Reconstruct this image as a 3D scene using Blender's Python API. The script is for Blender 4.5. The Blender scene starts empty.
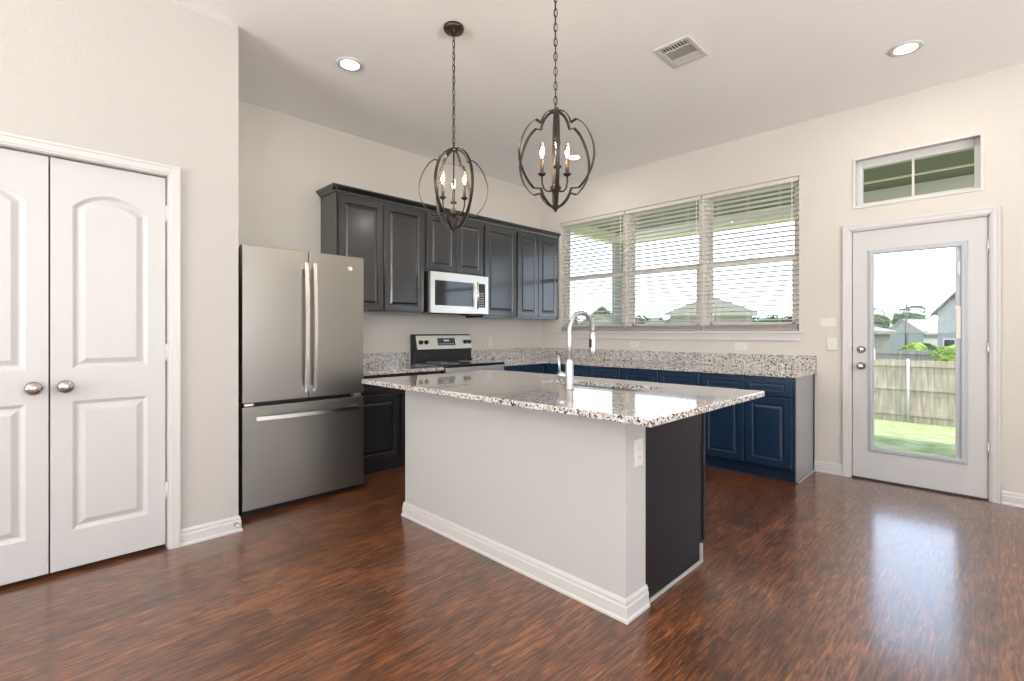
import bpy, bmesh, math, random
from mathutils import Vector, Matrix
random.seed(7)
S = bpy.context.scene
COL = S.collection
R = math.radians

# ------------------------------------------------------------ camera, sky, sun, exposure
cam_d = bpy.data.cameras.new('camera')
cam = bpy.data.objects.new('camera', cam_d); COL.objects.link(cam)
cam.location = (0, 0, 1.23)
cam.rotation_euler = (R(90), 0, R(-45.12))
cam_d.sensor_width = 36; cam_d.lens = 17.156; cam_d.shift_y = -0.0083
cam_d.clip_start = 0.05; cam_d.clip_end = 500
S.camera = cam
S.view_settings.view_transform = 'Standard'
S.view_settings.look = 'None'
S.view_settings.exposure = 0.20
S.view_settings.gamma = 1.0
S.view_settings.use_curve_mapping = False
S.cycles.use_denoising = True
S.cycles.max_bounces = 10
S.cycles.diffuse_bounces = 6
S.cycles.transparent_max_bounces = 24
S.cycles.sample_clamp_indirect = 6.0
S.cycles.caustics_reflective = False

W = bpy.data.worlds.new('sky'); S.world = W; W.use_nodes = True
wn = W.node_tree; wn.nodes.clear()
wo = wn.nodes.new('ShaderNodeOutputWorld'); wb = wn.nodes.new('ShaderNodeBackground')
wb.inputs['Strength'].default_value = 3.6
tc = wn.nodes.new('ShaderNodeTexCoord'); sx = wn.nodes.new('ShaderNodeSeparateXYZ')
cr = wn.nodes.new('ShaderNodeValToRGB')
cr.color_ramp.elements[0].position = 0.0; cr.color_ramp.elements[0].color = (0.76, 0.86, 1.0, 1)
cr.color_ramp.elements[1].position = 0.6; cr.color_ramp.elements[1].color = (0.52, 0.70, 1.0, 1)
wn.links.new(tc.outputs['Generated'], sx.inputs[0]); wn.links.new(sx.outputs['Z'], cr.inputs[0])
wn.links.new(cr.outputs[0], wb.inputs[0]); wn.links.new(wb.outputs[0], wo.inputs[0])

def lamp(name, kind, loc, rot, energy, color=(1, 1, 1), **kw):
    d = bpy.data.lights.new(name, kind); d.energy = energy; d.color = color
    for k, v in kw.items(): setattr(d, k, v)
    o = bpy.data.objects.new(name, d); COL.objects.link(o); o.location = loc; o.rotation_euler = rot
    return o
SUN_ROT = Vector((.15, .62, -.77)).to_track_quat('-Z', 'Y').to_euler()
lamp('sun', 'SUN', (0, 0, 20), SUN_ROT, 5.0, (1, .95, .86), angle=R(1.5))
# added unseen fill lamps behind and beside the camera, aimed up at the ceiling
DAY = (1.0, 0.98, 0.945)
lamp('daylight_rear_window', 'AREA', (-4.58, 1.2, 1.6), (0, R(-153), 0), 330, DAY, shape='RECTANGLE', size=1.7, size_y=2.6)
lamp('daylight_side_window', 'AREA', (1.1, -3.50, 1.55), (R(155), 0, 0), 215, DAY, shape='RECTANGLE', size=3.0, size_y=1.8)
lamp('daylight_side_window_far', 'AREA', (-2.8, -3.50, 1.55), (R(155), 0, 0), 115, DAY, shape='RECTANGLE', size=1.8, size_y=1.8)
# daylight entering by the kitchen windows and the glazed door
lamp('daylight_kitchen_window', 'AREA', (5.20, 2.72, 1.97), (0, R(90), 0), 1, shape='RECTANGLE', size=1.5, size_y=2.85).data.cycles.is_portal = True
lamp('daylight_door', 'AREA', (5.20, .47, 1.1), (0, R(90), 0), 1, shape='RECTANGLE', size=1.8, size_y=.7).data.cycles.is_portal = True

# ------------------------------------------------------------ materials
def new_mat(name, color=(.8, .8, .8), rough=.5, metal=0., coat=0., spec=.5, coat_rough=.1):
    m = bpy.data.materials.new(name); m.use_nodes = True
    b = m.node_tree.nodes['Principled BSDF']
    b.inputs['Base Color'].default_value = (*color, 1); b.inputs['Roughness'].default_value = rough
    b.inputs['Metallic'].default_value = metal; b.inputs['Coat Weight'].default_value = coat
    b.inputs['Coat Roughness'].default_value = coat_rough; b.inputs['Specular IOR Level'].default_value = spec
    return m
class NT:
    def __init__(s, m): s.t = m.node_tree; s.b = s.t.nodes.get('Principled BSDF'); s.co = s.t.nodes.new('ShaderNodeTexCoord')
    def n(s, kind, **kw):
        x = s.t.nodes.new(kind)
        for k, v in kw.items():
            if k in x.inputs: x.inputs[k].default_value = v
            else: setattr(x, k, v)
        return x
    def l(s, a, b): s.t.links.new(a, b)
    def mapped(s, scale, src='Object'):
        mp = s.n('ShaderNodeMapping'); mp.inputs['Scale'].default_value = scale; s.l(s.co.outputs[src], mp.inputs[0]); return mp.outputs[0]
    def ramp(s, fac, stops, interp='LINEAR'):
        r = s.n('ShaderNodeValToRGB'); e = r.color_ramp.elements; r.color_ramp.interpolation = interp
        while len(e) < len(stops): e.new(.5)
        for i, (p, c) in enumerate(stops): e[i].position = p; e[i].color = (*c, 1)
        s.l(fac, r.inputs[0]); return r.outputs[0]
    def bump(s, h, strength, dist=.01):
        b = s.n('ShaderNodeBump', Strength=strength, Distance=dist); s.l(h, b.inputs['Height']); s.l(b.outputs[0], s.b.inputs['Normal']); return b
    def mix(s, fac, a, b, mode='MIX'):
        x = s.n('ShaderNodeMix', data_type='RGBA', blend_type=mode)
        for sock, v in ((x.inputs[0], fac), (x.inputs[6], a), (x.inputs[7], b)):
            if isinstance(v, (int, float)): sock.default_value = v
            elif isinstance(v, tuple): sock.default_value = (*v, 1)
            else: s.l(v, sock)
        return x.outputs[2]

def textured_paint(name, color, scale=90, strength=.5, rough=.75):
    m = new_mat(name, color, rough, spec=.3); t = NT(m)
    nz = t.n('ShaderNodeTexNoise', Scale=scale, Detail=3.0); t.l(t.co.outputs['Object'], nz.inputs[0])
    t.bump(nz.outputs[0], strength, .004); return m
M = {}
M['wall'] = textured_paint('warm_white_wall_paint', (.60, .568, .515))
M['wall_cool'] = textured_paint('pale_greige_wall_paint', (.50, .482, .45))
M['ceiling'] = textured_paint('ceiling_paint', (.94, .935, .925), 80, .12)
M['knee'] = textured_paint('knee_wall_paint', (.49, .487, .47), 120, .15)
M['trim'] = new_mat('white_trim_paint', (.59, .58, .56), .38)
M['door'] = new_mat('white_door_paint', (.54, .535, .525), .42)
M['vinyl'] = new_mat('window_vinyl', (.60, .57, .52), .4)
M['cab'] = new_mat('espresso_cabinet_paint', (.006, .006, .008), .35, coat=.2, coat_rough=.25, spec=.35)
M['cabup'] = new_mat('charcoal_wall_cabinet_paint', (.007, .007, .009), .30, coat=1.0, coat_rough=.17, spec=.4)
M['cabup'].node_tree.nodes['Principled BSDF'].inputs['Coat IOR'].default_value = 1.6
M['bluecast'] = new_mat('bluecast_cabinet_paint', (.006, .026, .066), .34, coat=.25, coat_rough=.3)  # same dark paint as the other cabinets; blue light cast put into the colour
M['cabside'] = new_mat('grey_cabinet_side_panel', (.30, .30, .31), .3, coat=.5)
M['islside'] = new_mat('espresso_end_panel', (.008, .007, .011), .4, coat=.05, coat_rough=.3, spec=.3)
M['black'] = new_mat('black_plastic', (.010, .010, .012), .4)
M['blackgloss'] = new_mat('black_glass', (.006, .007, .009), .06, coat=1)
M['display'] = new_mat('display_grey', (.05, .07, .075), .2)
M['chrome'] = new_mat('brushed_chrome', (.58, .59, .60), .33, 1)
M['nickel'] = new_mat('brushed_nickel', (.50, .46, .42), .22, 1)
M['bronze'] = new_mat('aged_bronze', (.060, .050, .044), .36, .8)
M['plastic'] = new_mat('white_plastic', (.68, .65, .60), .35)
M['darkgrey'] = new_mat('dark_vent_grey', (.09, .09, .09), .6)
M['rail'] = new_mat('blind_rail_shade_grey', (.40, .37, .35), .5)  # grey holds the shade of the gathered slats, not a separate paint
M['slat'] = new_mat('blind_slat_white', (.78, .75, .72), .45)
M['sleeve'] = new_mat('candle_sleeve', (.16, .12, .09), .4, .5)
M['shoe'] = new_mat('grey_shoe_strip', (.42, .40, .38), .4)

def metal(name, color, rough, axis=2, amount=.08):
    m = new_mat(name, color, rough, 1); t = NT(m)
    sc = [260, 260, 260]; sc[axis] = 2.5
    nz = t.n('ShaderNodeTexNoise', Scale=1.0, Detail=2.0); t.l(t.mapped(sc), nz.inputs[0])
    mr = t.n('ShaderNodeMapRange'); mr.inputs['To Min'].default_value = rough - amount; mr.inputs['To Max'].default_value = rough + amount
    t.l(nz.outputs[0], mr.inputs[0]); t.l(mr.outputs[0], t.b.inputs['Roughness']); return m
M['handle'] = new_mat('handle_stainless', (.80, .78, .74), .25, 1)
M['slate'] = metal('slate_stainless', (.30, .283, .258), .36, 0, .015)
M['steel'] = metal('bright_stainless', (.82, .80, .76), .30, 0, .012)
M['sinksteel'] = metal('sink_steel', (.45, .43, .41), .3, 0, .04)

def floor_mat():
    m = new_mat('dark_hand_scraped_plank_floor', (.1, .05, .03), .3, coat=.9, coat_rough=.16); t = NT(m)
    obj = t.co.outputs['Object']
    br = t.n('ShaderNodeTexBrick', Scale=1.0); br.offset = .37; br.squash = 1
    for k, v in (('Color1', (0, 0, 0, 1)), ('Color2', (1, 1, 1, 1)), ('Mortar', (0.5, .5, .5, 1))): br.inputs[k].default_value = v
    br.inputs['Mortar Size'].default_value = .0007; br.inputs['Mortar Smooth'].default_value = .1
    br.inputs['Brick Width'].default_value = 1.22; br.inputs['Row Height'].default_value = .178
    t.l(obj, br.inputs[0])
    # each plank shifts the grain
    sc = t.n('ShaderNodeVectorMath', operation='SCALE'); sc.inputs['Scale'].default_value = 7.0; t.l(br.outputs[0], sc.inputs[0])
    ad = t.n('ShaderNodeVectorMath', operation='ADD'); t.l(obj, ad.inputs[0]); t.l(sc.outputs[0], ad.inputs[1])
    mp = t.n('ShaderNodeMapping'); mp.inputs['Scale'].default_value = (8, 85, 1); t.l(ad.outputs[0], mp.inputs[0])
    g = t.n('ShaderNodeTexNoise', Scale=1.0, Detail=6.0, Roughness=.68, Distortion=.6); t.l(mp.outputs[0], g.inputs[0])
    mp2 = t.n('ShaderNodeMapping'); mp2.inputs['Scale'].default_value = (3.2, 7, 1); t.l(ad.outputs[0], mp2.inputs[0])
    g2 = t.n('ShaderNodeTexNoise', Scale=1.0, Detail=4.0, Roughness=.6, Distortion=1.0); t.l(mp2.outputs[0], g2.inputs[0])
    c1 = t.ramp(g.outputs[0], [(.32, (.030, .011, .006)), (.45, (.100, .036, .014)), (.56, (.185, .068, .025)), (.70, (.330, .140, .058))])
    c2 = t.ramp(g2.outputs[0], [(.32, (.58, .55, .55)), (.50, (1.0, 1.0, 1.0)), (.68, (1.3, 1.25, 1.2))])
    c = t.mix(1.0, c1, c2, 'MULTIPLY')
    pl = t.ramp(br.outputs[0], [(0, (.78, .76, .78)), (1, (1.2, 1.14, 1.08))])
    c = t.mix(1.0, c, pl, 'MULTIPLY')
    c = t.mix(br.outputs[1], c, (.030, .014, .009))
    t.l(c, t.b.inputs['Base Color'])
    rr = t.n('ShaderNodeMapRange'); rr.inputs['To Min'].default_value = .24; rr.inputs['To Max'].default_value = .42
    t.l(g2.outputs[0], rr.inputs[0]); t.l(rr.outputs[0], t.b.inputs['Roughness'])
    t.bump(g.outputs[0], .35, .004)
    cb = t.n('ShaderNodeBump', Strength=.10, Distance=.003); t.l(g2.outputs[0], cb.inputs['Height']); t.l(cb.outputs[0], t.b.inputs['Coat Normal']); return m
M['floor'] = floor_mat()

def granite():
    m = new_mat('speckled_granite', (.6, .6, .6), .09, coat=.6, coat_rough=.03); t = NT(m); o = t.co.outputs['Object']
    v = t.n('ShaderNodeTexVoronoi', Scale=210.0); t.l(o, v.inputs[0])
    sp = t.n('ShaderNodeSeparateColor'); t.l(v.outputs['Color'], sp.inputs[0])
    base = t.ramp(sp.outputs[0], [(0, (.50, .47, .44)), (.35, (.64, .62, .59)), (.68, (.30, .28, .27)), (.84, (.76, .75, .73))], 'CONSTANT')
    v2 = t.n('ShaderNodeTexVoronoi', Scale=135.0); t.l(o, v2.inputs[0])
    sp2 = t.n('ShaderNodeSeparateColor'); t.l(v2.outputs['Color'], sp2.inputs[0])
    nz = t.n('ShaderNodeTexNoise', Scale=55.0, Detail=3.0); t.l(o, nz.inputs[0])
    dark = t.ramp(sp2.outputs[1], [(0, (0, 0, 0)), (.82, (1, 1, 1))], 'CONSTANT')
    brown = t.ramp(nz.outputs[0], [(.56, (0, 0, 0)), (.66, (1, 1, 1))])
    c = t.mix(brown, base, (.36, .27, .21)); c = t.mix(dark, c, (.045, .042, .045))
    t.l(c, t.b.inputs['Base Color']); return m
M['granite'] = granite()

def glass_mat(name, tint=(.97, .98, .98), gloss=.12):
    m = bpy.data.materials.new(name); m.use_nodes = True; n = m.node_tree; n.nodes.clear()
    o = n.nodes.new('ShaderNodeOutputMaterial'); mx = n.nodes.new('ShaderNodeMixShader'); tr = n.nodes.new('ShaderNodeBsdfTransparent')
    gl = n.nodes.new('ShaderNodeBsdfGlossy'); fr = n.nodes.new('ShaderNodeFresnel')
    tr.inputs[0].default_value = (*tint, 1); gl.inputs['Roughness'].default_value = .02; fr.inputs[0].default_value = 1.0 + gloss * 3
    n.links.new(fr.outputs[0], mx.inputs[0]); n.links.new(tr.outputs[0], mx.inputs[1]); n.links.new(gl.outputs[0], mx.inputs[2]); n.links.new(mx.outputs[0], o.inputs[0])
    return m
M['glass'] = glass_mat('window_glass', gloss=.04)
M['bulbglass'] = glass_mat('bulb_glass', (1, .97, .92), .15)
def emit(name, color, strength):
    m = bpy.data.materials.new(name); m.use_nodes = True; b = m.node_tree.nodes['Principled BSDF']
    b.inputs['Base Color'].default_value = (*color, 1); b.inputs['Emission Color'].default_value = (*color, 1); b.inputs['Emission Strength'].default_value = strength
    return m
M['glow'] = emit('glowing_filament', (1, .74, .42), 9)
M['led'] = emit('lit_lamp_lens', (1, .97, .90), 6)
# outdoors
def noisy(name, stops, scale, rough=.9, bump=0, vec=None):
    m = new_mat(name, (.5, .5, .5), rough, spec=.2); t = NT(m)
    nz = t.n('ShaderNodeTexNoise', Scale=scale, Detail=5.0); t.l(t.mapped(vec or (1, 1, 1)), nz.inputs[0])
    t.l(t.ramp(nz.outputs[0], stops), t.b.inputs['Base Color'])
    if bump: t.bump(nz.outputs[0], bump, .05)
    return m
M['grass'] = noisy('lawn_grass', [(.35, (.17, .19, .05)), (.5, (.25, .27, .09)), (.62, (.34, .33, .15)), (.72, (.38, .33, .21))], 4.5, bump=.5)
M['concrete'] = noisy('patio_concrete', [(.3, (.55, .52, .47)), (.7, (.64, .61, .55))], 6)
M['fence'] = noisy('weathered_fence_wood', [(.3, (.29, .225, .16)), (.55, (.41, .325, .235)), (.7, (.50, .40, .30))], 2.0, vec=(1, 7, .8))
M['fencegrey'] = noisy('grey_fence_wood', [(.3, (.17, .15, .13)), (.7, (.28, .25, .22))], 2.0, vec=(1, 5, .6))
M['post'] = new_mat('galvanised_post', (.50, .50, .48), .45, .3)
M['soffit'] = new_mat('patio_ceiling_board', (.15, .145, .105), .8)
M['beam'] = new_mat('patio_beam_paint', (.80, .74, .56), .7)
M['siding_w'] = noisy('pale_siding', [(.3, (.26, .25, .225)), (.7, (.31, .295, .265))], 1.5, vec=(.1, .1, 6))
M['siding_t'] = noisy('tan_siding', [(.3, (.22, .205, .155)), (.7, (.27, .25, .19))], 1.5, vec=(.1, .1, 6))
M['siding_g'] = noisy('grey_green_siding', [(.3, (.25, .235, .17)), (.7, (.29, .275, .20))], 1.5, vec=(.1, .1, 6))
M['shingle'] = noisy('grey_roof_shingle', [(.3, (.14, .125, .095)), (.7, (.19, .17, .135))], 5)
M['shingle_p'] = noisy('pale_roof_shingle', [(.3, (.20, .175, .155)), (.7, (.25, .22, .195))], 5)
M['tree'] = noisy('far_tree_foliage', [(.35, (.022, .040, .012)), (.6, (.065, .095, .03)), (.7, (.11, .14, .05))], 1.6, bump=1)
M['shrub'] = noisy('bright_shrub_foliage', [(.35, (.10, .15, .025)), (.6, (.24, .29, .06))], 3.0, bump=1)
M['bark'] = new_mat('bark', (.10, .07, .05), .9)

# ------------------------------------------------------------ mesh helpers
class MB:
    def __init__(s): s.bm = bmesh.new()
    def add(s, other, mat=None):
        if mat is not None: bmesh.ops.transform(other, matrix=mat, verts=other.verts)
        vm = {v: s.bm.verts.new(v.co) for v in other.verts}
        for f in other.faces:
            try: nf = s.bm.faces.new([vm[v] for v in f.verts]); nf.smooth = f.smooth
            except ValueError: pass
        other.free(); return s
    def box(s, x0, x1, y0, y1, z0, z1, b=0, mat=None, seg=2):
        t = bmesh.new(); bmesh.ops.create_cube(t, size=1)
        sx, sy, sz = abs(x1-x0), abs(y1-y0), abs(z1-z0)
        bmesh.ops.scale(t, vec=(sx, sy, sz), verts=t.verts)
        if b: bmesh.ops.bevel(t, geom=list(t.edges), offset=min(b, .45*min(sx, sy, sz)), segments=seg, affect='EDGES', profile=.6)
        bmesh.ops.translate(t, vec=((x0+x1)/2, (y0+y1)/2, (z0+z1)/2), verts=t.verts)
        return s.add(t, mat)
    def prism(s, prof, a, b, axis='x', mat=None):
        """closed 2D profile extruded from a to b; the profile lies in the two other axes in order"""
        t = bmesh.new(); f = {'x': lambda p, k: (k, p[0], p[1]), 'y': lambda p, k: (p[0], k, p[1]), 'z': lambda p, k: (p[0], p[1], k)}[axis]
        A = [t.verts.new(f(p, a)) for p in prof]; B = [t.verts.new(f(p, b)) for p in prof]
        t.faces.new(A[::-1]); t.faces.new(B)
        for i in range(len(prof)):
            j = (i+1) % len(prof); t.faces.new((A[i], A[j], B[j], B[i]))
        bmesh.ops.recalc_face_normals(t, faces=t.faces)
        return s.add(t, mat)
    def lathe(s, prof, seg=24, mat=None, smooth=True):
        t = bmesh.new(); rings = []
        for r, z in prof:
            if r < 1e-6: rings.append([t.verts.new((0, 0, z))])
            else: rings.append([t.verts.new((r*math.cos(2*math.pi*i/seg), r*math.sin(2*math.pi*i/seg), z)) for i in range(seg)])
        for A, B in zip(rings, rings[1:]):
            for i in range(seg):
                j = (i+1) % seg
                q = [A[i % len(A)], A[j % len(A)], B[j % len(B)], B[i % len(B)]]
                u = []
                for v in q:
                    if v not in u: u.append(v)
                if len(u) > 2:
                    fc = t.faces.new(u); fc.smooth = smooth
        for Rr in (rings[0], rings[-1]):
            if len(Rr) > 1: t.faces.new(Rr)
        bmesh.ops.recalc_face_normals(t, faces=t.faces)
        return s.add(t, mat)
    def tube(s, pts, r, seg=10, closed=False, mat=None):
        t = bmesh.new(); P = [Vector(p) for p in pts]; n = len(P)
        rr = r if isinstance(r, (list, tuple)) else [r]*n
        rings = []; up = None
        for i in range(n):
            d = (P[(i+1) % n]-P[i-1]) if closed else (P[min(i+1, n-1)]-P[max(i-1, 0)])
            d.normalize()
            if up is None: up = d.orthogonal().normalized()
            up = (up - d*up.dot(d))
            up = up.normalized() if up.length > 1e-6 else d.orthogonal().normalized()
            w = d.cross(up)
            rings.append([t.verts.new(P[i]+rr[i]*(math.cos(2*math.pi*k/seg)*up+math.sin(2*math.pi*k/seg)*w)) for k in range(seg)])
        for i in range(n if closed else n-1):
            A, B = rings[i], rings[(i+1) % n]
            for k in range(seg):
                fc = t.faces.new((A[k], A[(k+1) % seg], B[(k+1) % seg], B[k])); fc.smooth = True
        if not closed: t.faces.new(rings[0][::-1]); t.faces.new(rings[-1])
        bmesh.ops.recalc_face_normals(t, faces=t.faces)
        return s.add(t, mat)
    def strip(s, pts, width, thick, side, closed=False, mat=None):
        """flat band following pts, `side` = unit vector across its width"""
        t = bmesh.new(); P = [Vector(p) for p in pts]; n = len(P); sd = Vector(side); rings = []
        for i in range(n):
            d = (P[(i+1) % n]-P[i-1]) if closed else (P[min(i+1, n-1)]-P[max(i-1, 0)])
            d.normalize(); nn = d.cross(sd).normalized()
            rings.append([t.verts.new(P[i]+a*width/2*sd+b*thick/2*nn) for a, b in ((-1, -1), (1, -1), (1, 1), (-1, 1))])
        for i in range(n if closed else n-1):
            A, B = rings[i], rings[(i+1) % n]
            for k in range(4): t.faces.new((A[k], A[(k+1) % 4], B[(k+1) % 4], B[k]))
        if not closed: t.faces.new(rings[0][::-1]); t.faces.new(rings[-1])
        bmesh.ops.recalc_face_normals(t, faces=t.faces)
        return s.add(t, mat)
    def panel_slab(s, w, h, t_, panels, rings, mat=None, ch=.003):
        """slab from (0,0) to (w,h) with its front at n=t_, and recessed / raised panels; panels = closed convex outlines, rings = [(inset, depth)]"""
        t = bmesh.new()
        def ring(pts, z): return [t.verts.new((p[0], p[1], z)) for p in pts]
        out = [(0, 0), (w, 0), (w, h), (0, h)]; inn = [(ch, ch), (w-ch, ch), (w-ch, h-ch), (ch, h-ch)]
        back = ring(out, 0); mid = ring(out, t_-ch); fr = ring(inn, t_)
        for A, B in ((back, mid), (mid, fr)):
            for i in range(4): t.faces.new((A[i], A[(i+1) % 4], B[(i+1) % 4], B[i]))
        t.faces.new(back[::-1])
        edges = [t.edges.get((fr[i], fr[(i+1) % 4])) for i in range(4)]
        for pts in panels:
            prev = ring(pts, t_)
            n = len(pts)
            edges += [t.edges.new((prev[i], prev[(i+1) % n])) for i in range(n)]
            for ins, dz in rings:
                cur = ring(inset(pts, ins), t_+dz)
                for i in range(n): t.faces.new((prev[i], prev[(i+1) % n], cur[(i+1) % n], cur[i]))
                prev = cur
            t.faces.new(prev)
        if panels: bmesh.ops.triangle_fill(t, edges=edges, use_beauty=True, normal=(0, 0, 1))
        else: t.faces.new(fr)
        bmesh.ops.recalc_face_normals(t, faces=t.faces)
        return s.add(t, mat)
    def ring(s, x, y0, y1, z0, z1, w, d0, d1):
        # mitred rectangular frame lying in a plane of constant x, from depth d0 to d1
        t = bmesh.new()
        def lp(e, xx): return [t.verts.new((xx, a, b)) for a, b in ((y0+e, z0+e), (y1-e, z0+e), (y1-e, z1-e), (y0+e, z1-e))]
        c = min(.003, w*.25)
        L_ = [lp(0, x+d1), lp(0, x+d0+c), lp(c, x+d0), lp(w-c, x+d0), lp(w, x+d0+c), lp(w, x+d1)]
        for A, B in zip(L_, L_[1:]+L_[:1]):
            for i in range(4): t.faces.new((A[i], A[(i+1) % 4], B[(i+1) % 4], B[i]))
        bmesh.ops.recalc_face_normals(t, faces=t.faces); return s.add(t)
    def build(s, name, mat, parent=None, label=None, L=None):
        me = bpy.data.meshes.new(name); L = Vector(L) if L is not None else (LOC.get(parent.name, Vector()) if parent else Vector())
        if L.length: bmesh.ops.translate(s.bm, vec=-L, verts=s.bm.verts)
        s.bm.to_mesh(me); s.bm.free()
        o = bpy.data.objects.new(name, me); COL.objects.link(o); me.materials.append(M[mat] if isinstance(mat, str) else mat)
        if parent: o.parent = parent
        else: o.location = L
        LOC[o.name] = L
        if label: o['label'] = label
        return o
LOC = {}
def inset(pts, d):
    n = len(pts); out = []
    for i in range(n):
        a, b, c = Vector(pts[i-1]), Vector(pts[i]), Vector(pts[(i+1) % n])
        d1 = (b-a).normalized(); d2 = (c-b).normalized()
        n1 = Vector((-d1.y, d1.x)); n2 = Vector((-d2.y, d2.x))
        k = (n1+n2); k = k/(1+n1.dot(n2)); out.append(tuple(b+k*d))
    return out
def rect(x0, x1, y0, y1): return [(x0, y0), (x1, y0), (x1, y1), (x0, y1)]
def thing(name, loc, label, cat, group=None, rz=0):
    o = bpy.data.objects.new(name, None); COL.objects.link(o); o.location = loc; o.rotation_euler = (0, 0, rz); o.empty_display_size = .1
    LOC[o.name] = Vector(loc) if not rz else Vector()
    return tag(o, label, cat, group)
def tag(o, label, cat, group=None, kind=None):
    o['label'] = label; o['category'] = cat
    if group: o['group'] = group
    if kind: o['kind'] = kind
    return o
def struct(o, label, cat=None):
    o['kind'] = 'structure'; o['label'] = label; o['category'] = cat or o.name.split('_')[0].split('.')[0]
    return o
def frameY(x, y, z):   # local u -> +x, v -> +z, n -> -y   (seen from the camera side of the back wall)
    return Matrix(((1, 0, 0, x), (0, 0, -1, y), (0, 1, 0, z), (0, 0, 0, 1)))
def frameX(x, y, z):   # local u -> -y, v -> +z, n -> -x
    return Matrix(((0, 0, -1, x), (-1, 0, 0, y), (0, 1, 0, z), (0, 0, 0, 1)))
def frameXp(x, y, z):  # local u -> +y, v -> +z, n -> +x
    return Matrix(((0, 0, 1, x), (1, 0, 0, y), (0, 1, 0, z), (0, 0, 0, 1)))
def frameYm(x, y, z):  # u -> -x, v -> z, n -> +y
    return Matrix(((-1, 0, 0, x), (0, 0, 1, y), (0, 1, 0, z), (0, 0, 0, 1)))

XB, YA, YP, ZC = 4.96, 4.385, 3.33, 3.12

# ------------------------------------------------------------ the room shell
def wall_grid(mb, fn, a0, a1, z0, z1, holes):
    """fill [a0,a1]x[z0,z1] except for the holes, one box per cell"""
    A = sorted({a0, a1, *[h[0] for h in holes], *[h[1] for h in holes]}); Z = sorted({z0, z1, *[h[2] for h in holes], *[h[3] for h in holes]})
    for i in range(len(A)-1):
        for j in range(len(Z)-1):
            ca, cz = (A[i]+A[i+1])/2, (Z[j]+Z[j+1])/2
            if any(h[0] < ca < h[1] and h[2] < cz < h[3] for h in holes): continue
            fn(mb, A[i], A[i+1], Z[j], Z[j+1])
WIN = (1.276, 4.045, 1.24, 2.648); TRS = (.076, .866, 2.272, 2.690); DOR = (.038, .888, 0, 2.085)
m = MB(); wall_grid(m, lambda b, a, c, z, w: b.box(XB, XB+.16, a, c, z, w), -3.6, YA+.12, 0, ZC, [WIN, TRS, DOR])
struct(m.build('wall_right', 'wall'), 'warm white wall with the wide triple window and the glazed patio door')
m = MB(); m.box(-4.6, XB, YA, YA+.12, 0, ZC)
struct(m.build('wall_back', 'wall'), 'warm white wall behind the fridge, the range and the dark wall cabinets')
m = MB(); wall_grid(m, lambda b, a, c, z, w: b.box(a, c, YP, YP+.12, z, w), -4.6, .945, 0, ZC, [(-.40, .585, 0, 2.115)])
struct(m.build('wall_left', 'wall_cool'), 'pale textured wall around the white pantry double doors')
m = MB(); m.box(.825, .945, YP+.12, YA, 0, ZC)
struct(m.build('wall_return', 'wall_cool'), 'short pale return wall beside the left flank of the fridge')
m = MB(); wall_grid(m, lambda b, a, c, z, w: b.box(-4.72, -4.6, a, c, z, w), -3.6, YP+.12, 0, ZC, [(-.1, 2.5, .75, 2.45)])
struct(m.build('wall_rear', 'wall'), 'wall behind the viewpoint with a wide window')
m = MB(); wall_grid(m, lambda b, a, c, z, w: b.box(a, c, -3.72, -3.6, z, w), -4.72, XB+.16, 0, ZC, [(-.4, 2.6, .65, 2.45), (-3.7, -1.9, .65, 2.45)])
struct(m.build('wall_front', 'wall'), 'wall opposite the pantry with two wide windows')
m = MB(); m.box(-4.72, XB+.16, -3.72, YA+.12, -.12, 0)
struct(m.build('floor', 'floor'), 'dark reddish brown hand scraped plank floor')
m = MB(); m.box(-4.72, XB+.16, -3.72, YA+.12, ZC, ZC+.15)
struct(m.build('ceiling', 'ceiling'), 'smooth off white ceiling')

# baseboards: stepped profile, d = offset from wall, z = height
BP = [(0, 0), (.020, 0), (.020, .010), (.014, .018), (.014, .062), (.010, .068), (.010, .082), (.004, .094), (0, .094)]
def base_x(mb, y, sgn, x0, x1): mb.prism([(y+sgn*d, z) for d, z in BP], x0, x1, 'x')
def base_y(mb, x, sgn, y0, y1): mb.prism([(x+sgn*d, z) for d, z in BP], y0, y1, 'y')
def base_path(mb, path):
    # path runs with the room on its right hand; corners are mitred
    P = [Vector(p) for p in path]; t = bmesh.new(); rings = []
    for i, p in enumerate(P):
        ds = [(P[j+1]-P[j]).normalized() for j in (i-1, i) if 0 <= j < len(P)-1]; ns = [Vector((d.y, -d.x)) for d in ds]
        k = ns[0] if len(ns) == 1 else (ns[0]+ns[1])/(1+ns[0].dot(ns[1]))
        rings.append([t.verts.new((p.x+k.x*d, p.y+k.y*d, z)) for d, z in BP])
    for A, B in zip(rings, rings[1:]):
        for i in range(len(BP)):
            j = (i+1) % len(BP); t.faces.new((A[i], A[j], B[j], B[i]))
    t.faces.new(rings[0]); t.faces.new(rings[-1]); bmesh.ops.recalc_face_normals(t, faces=t.faces); mb.add(t)
m = MB(); base_x(m, YP, -1, -4.6, -.455); base_path(m, [(.640, YP), (.945, YP), (.945, YP+.35)])
struct(m.build('baseboard_left', 'trim'), 'white baseboard under the pale pantry wall')
m = MB(); base_y(m, XB, -1, .942, 1.155); base_y(m, XB, -1, -3.6, -.018)
struct(m.build('baseboard_right', 'trim'), 'white baseboard on both sides of the patio door')

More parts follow.
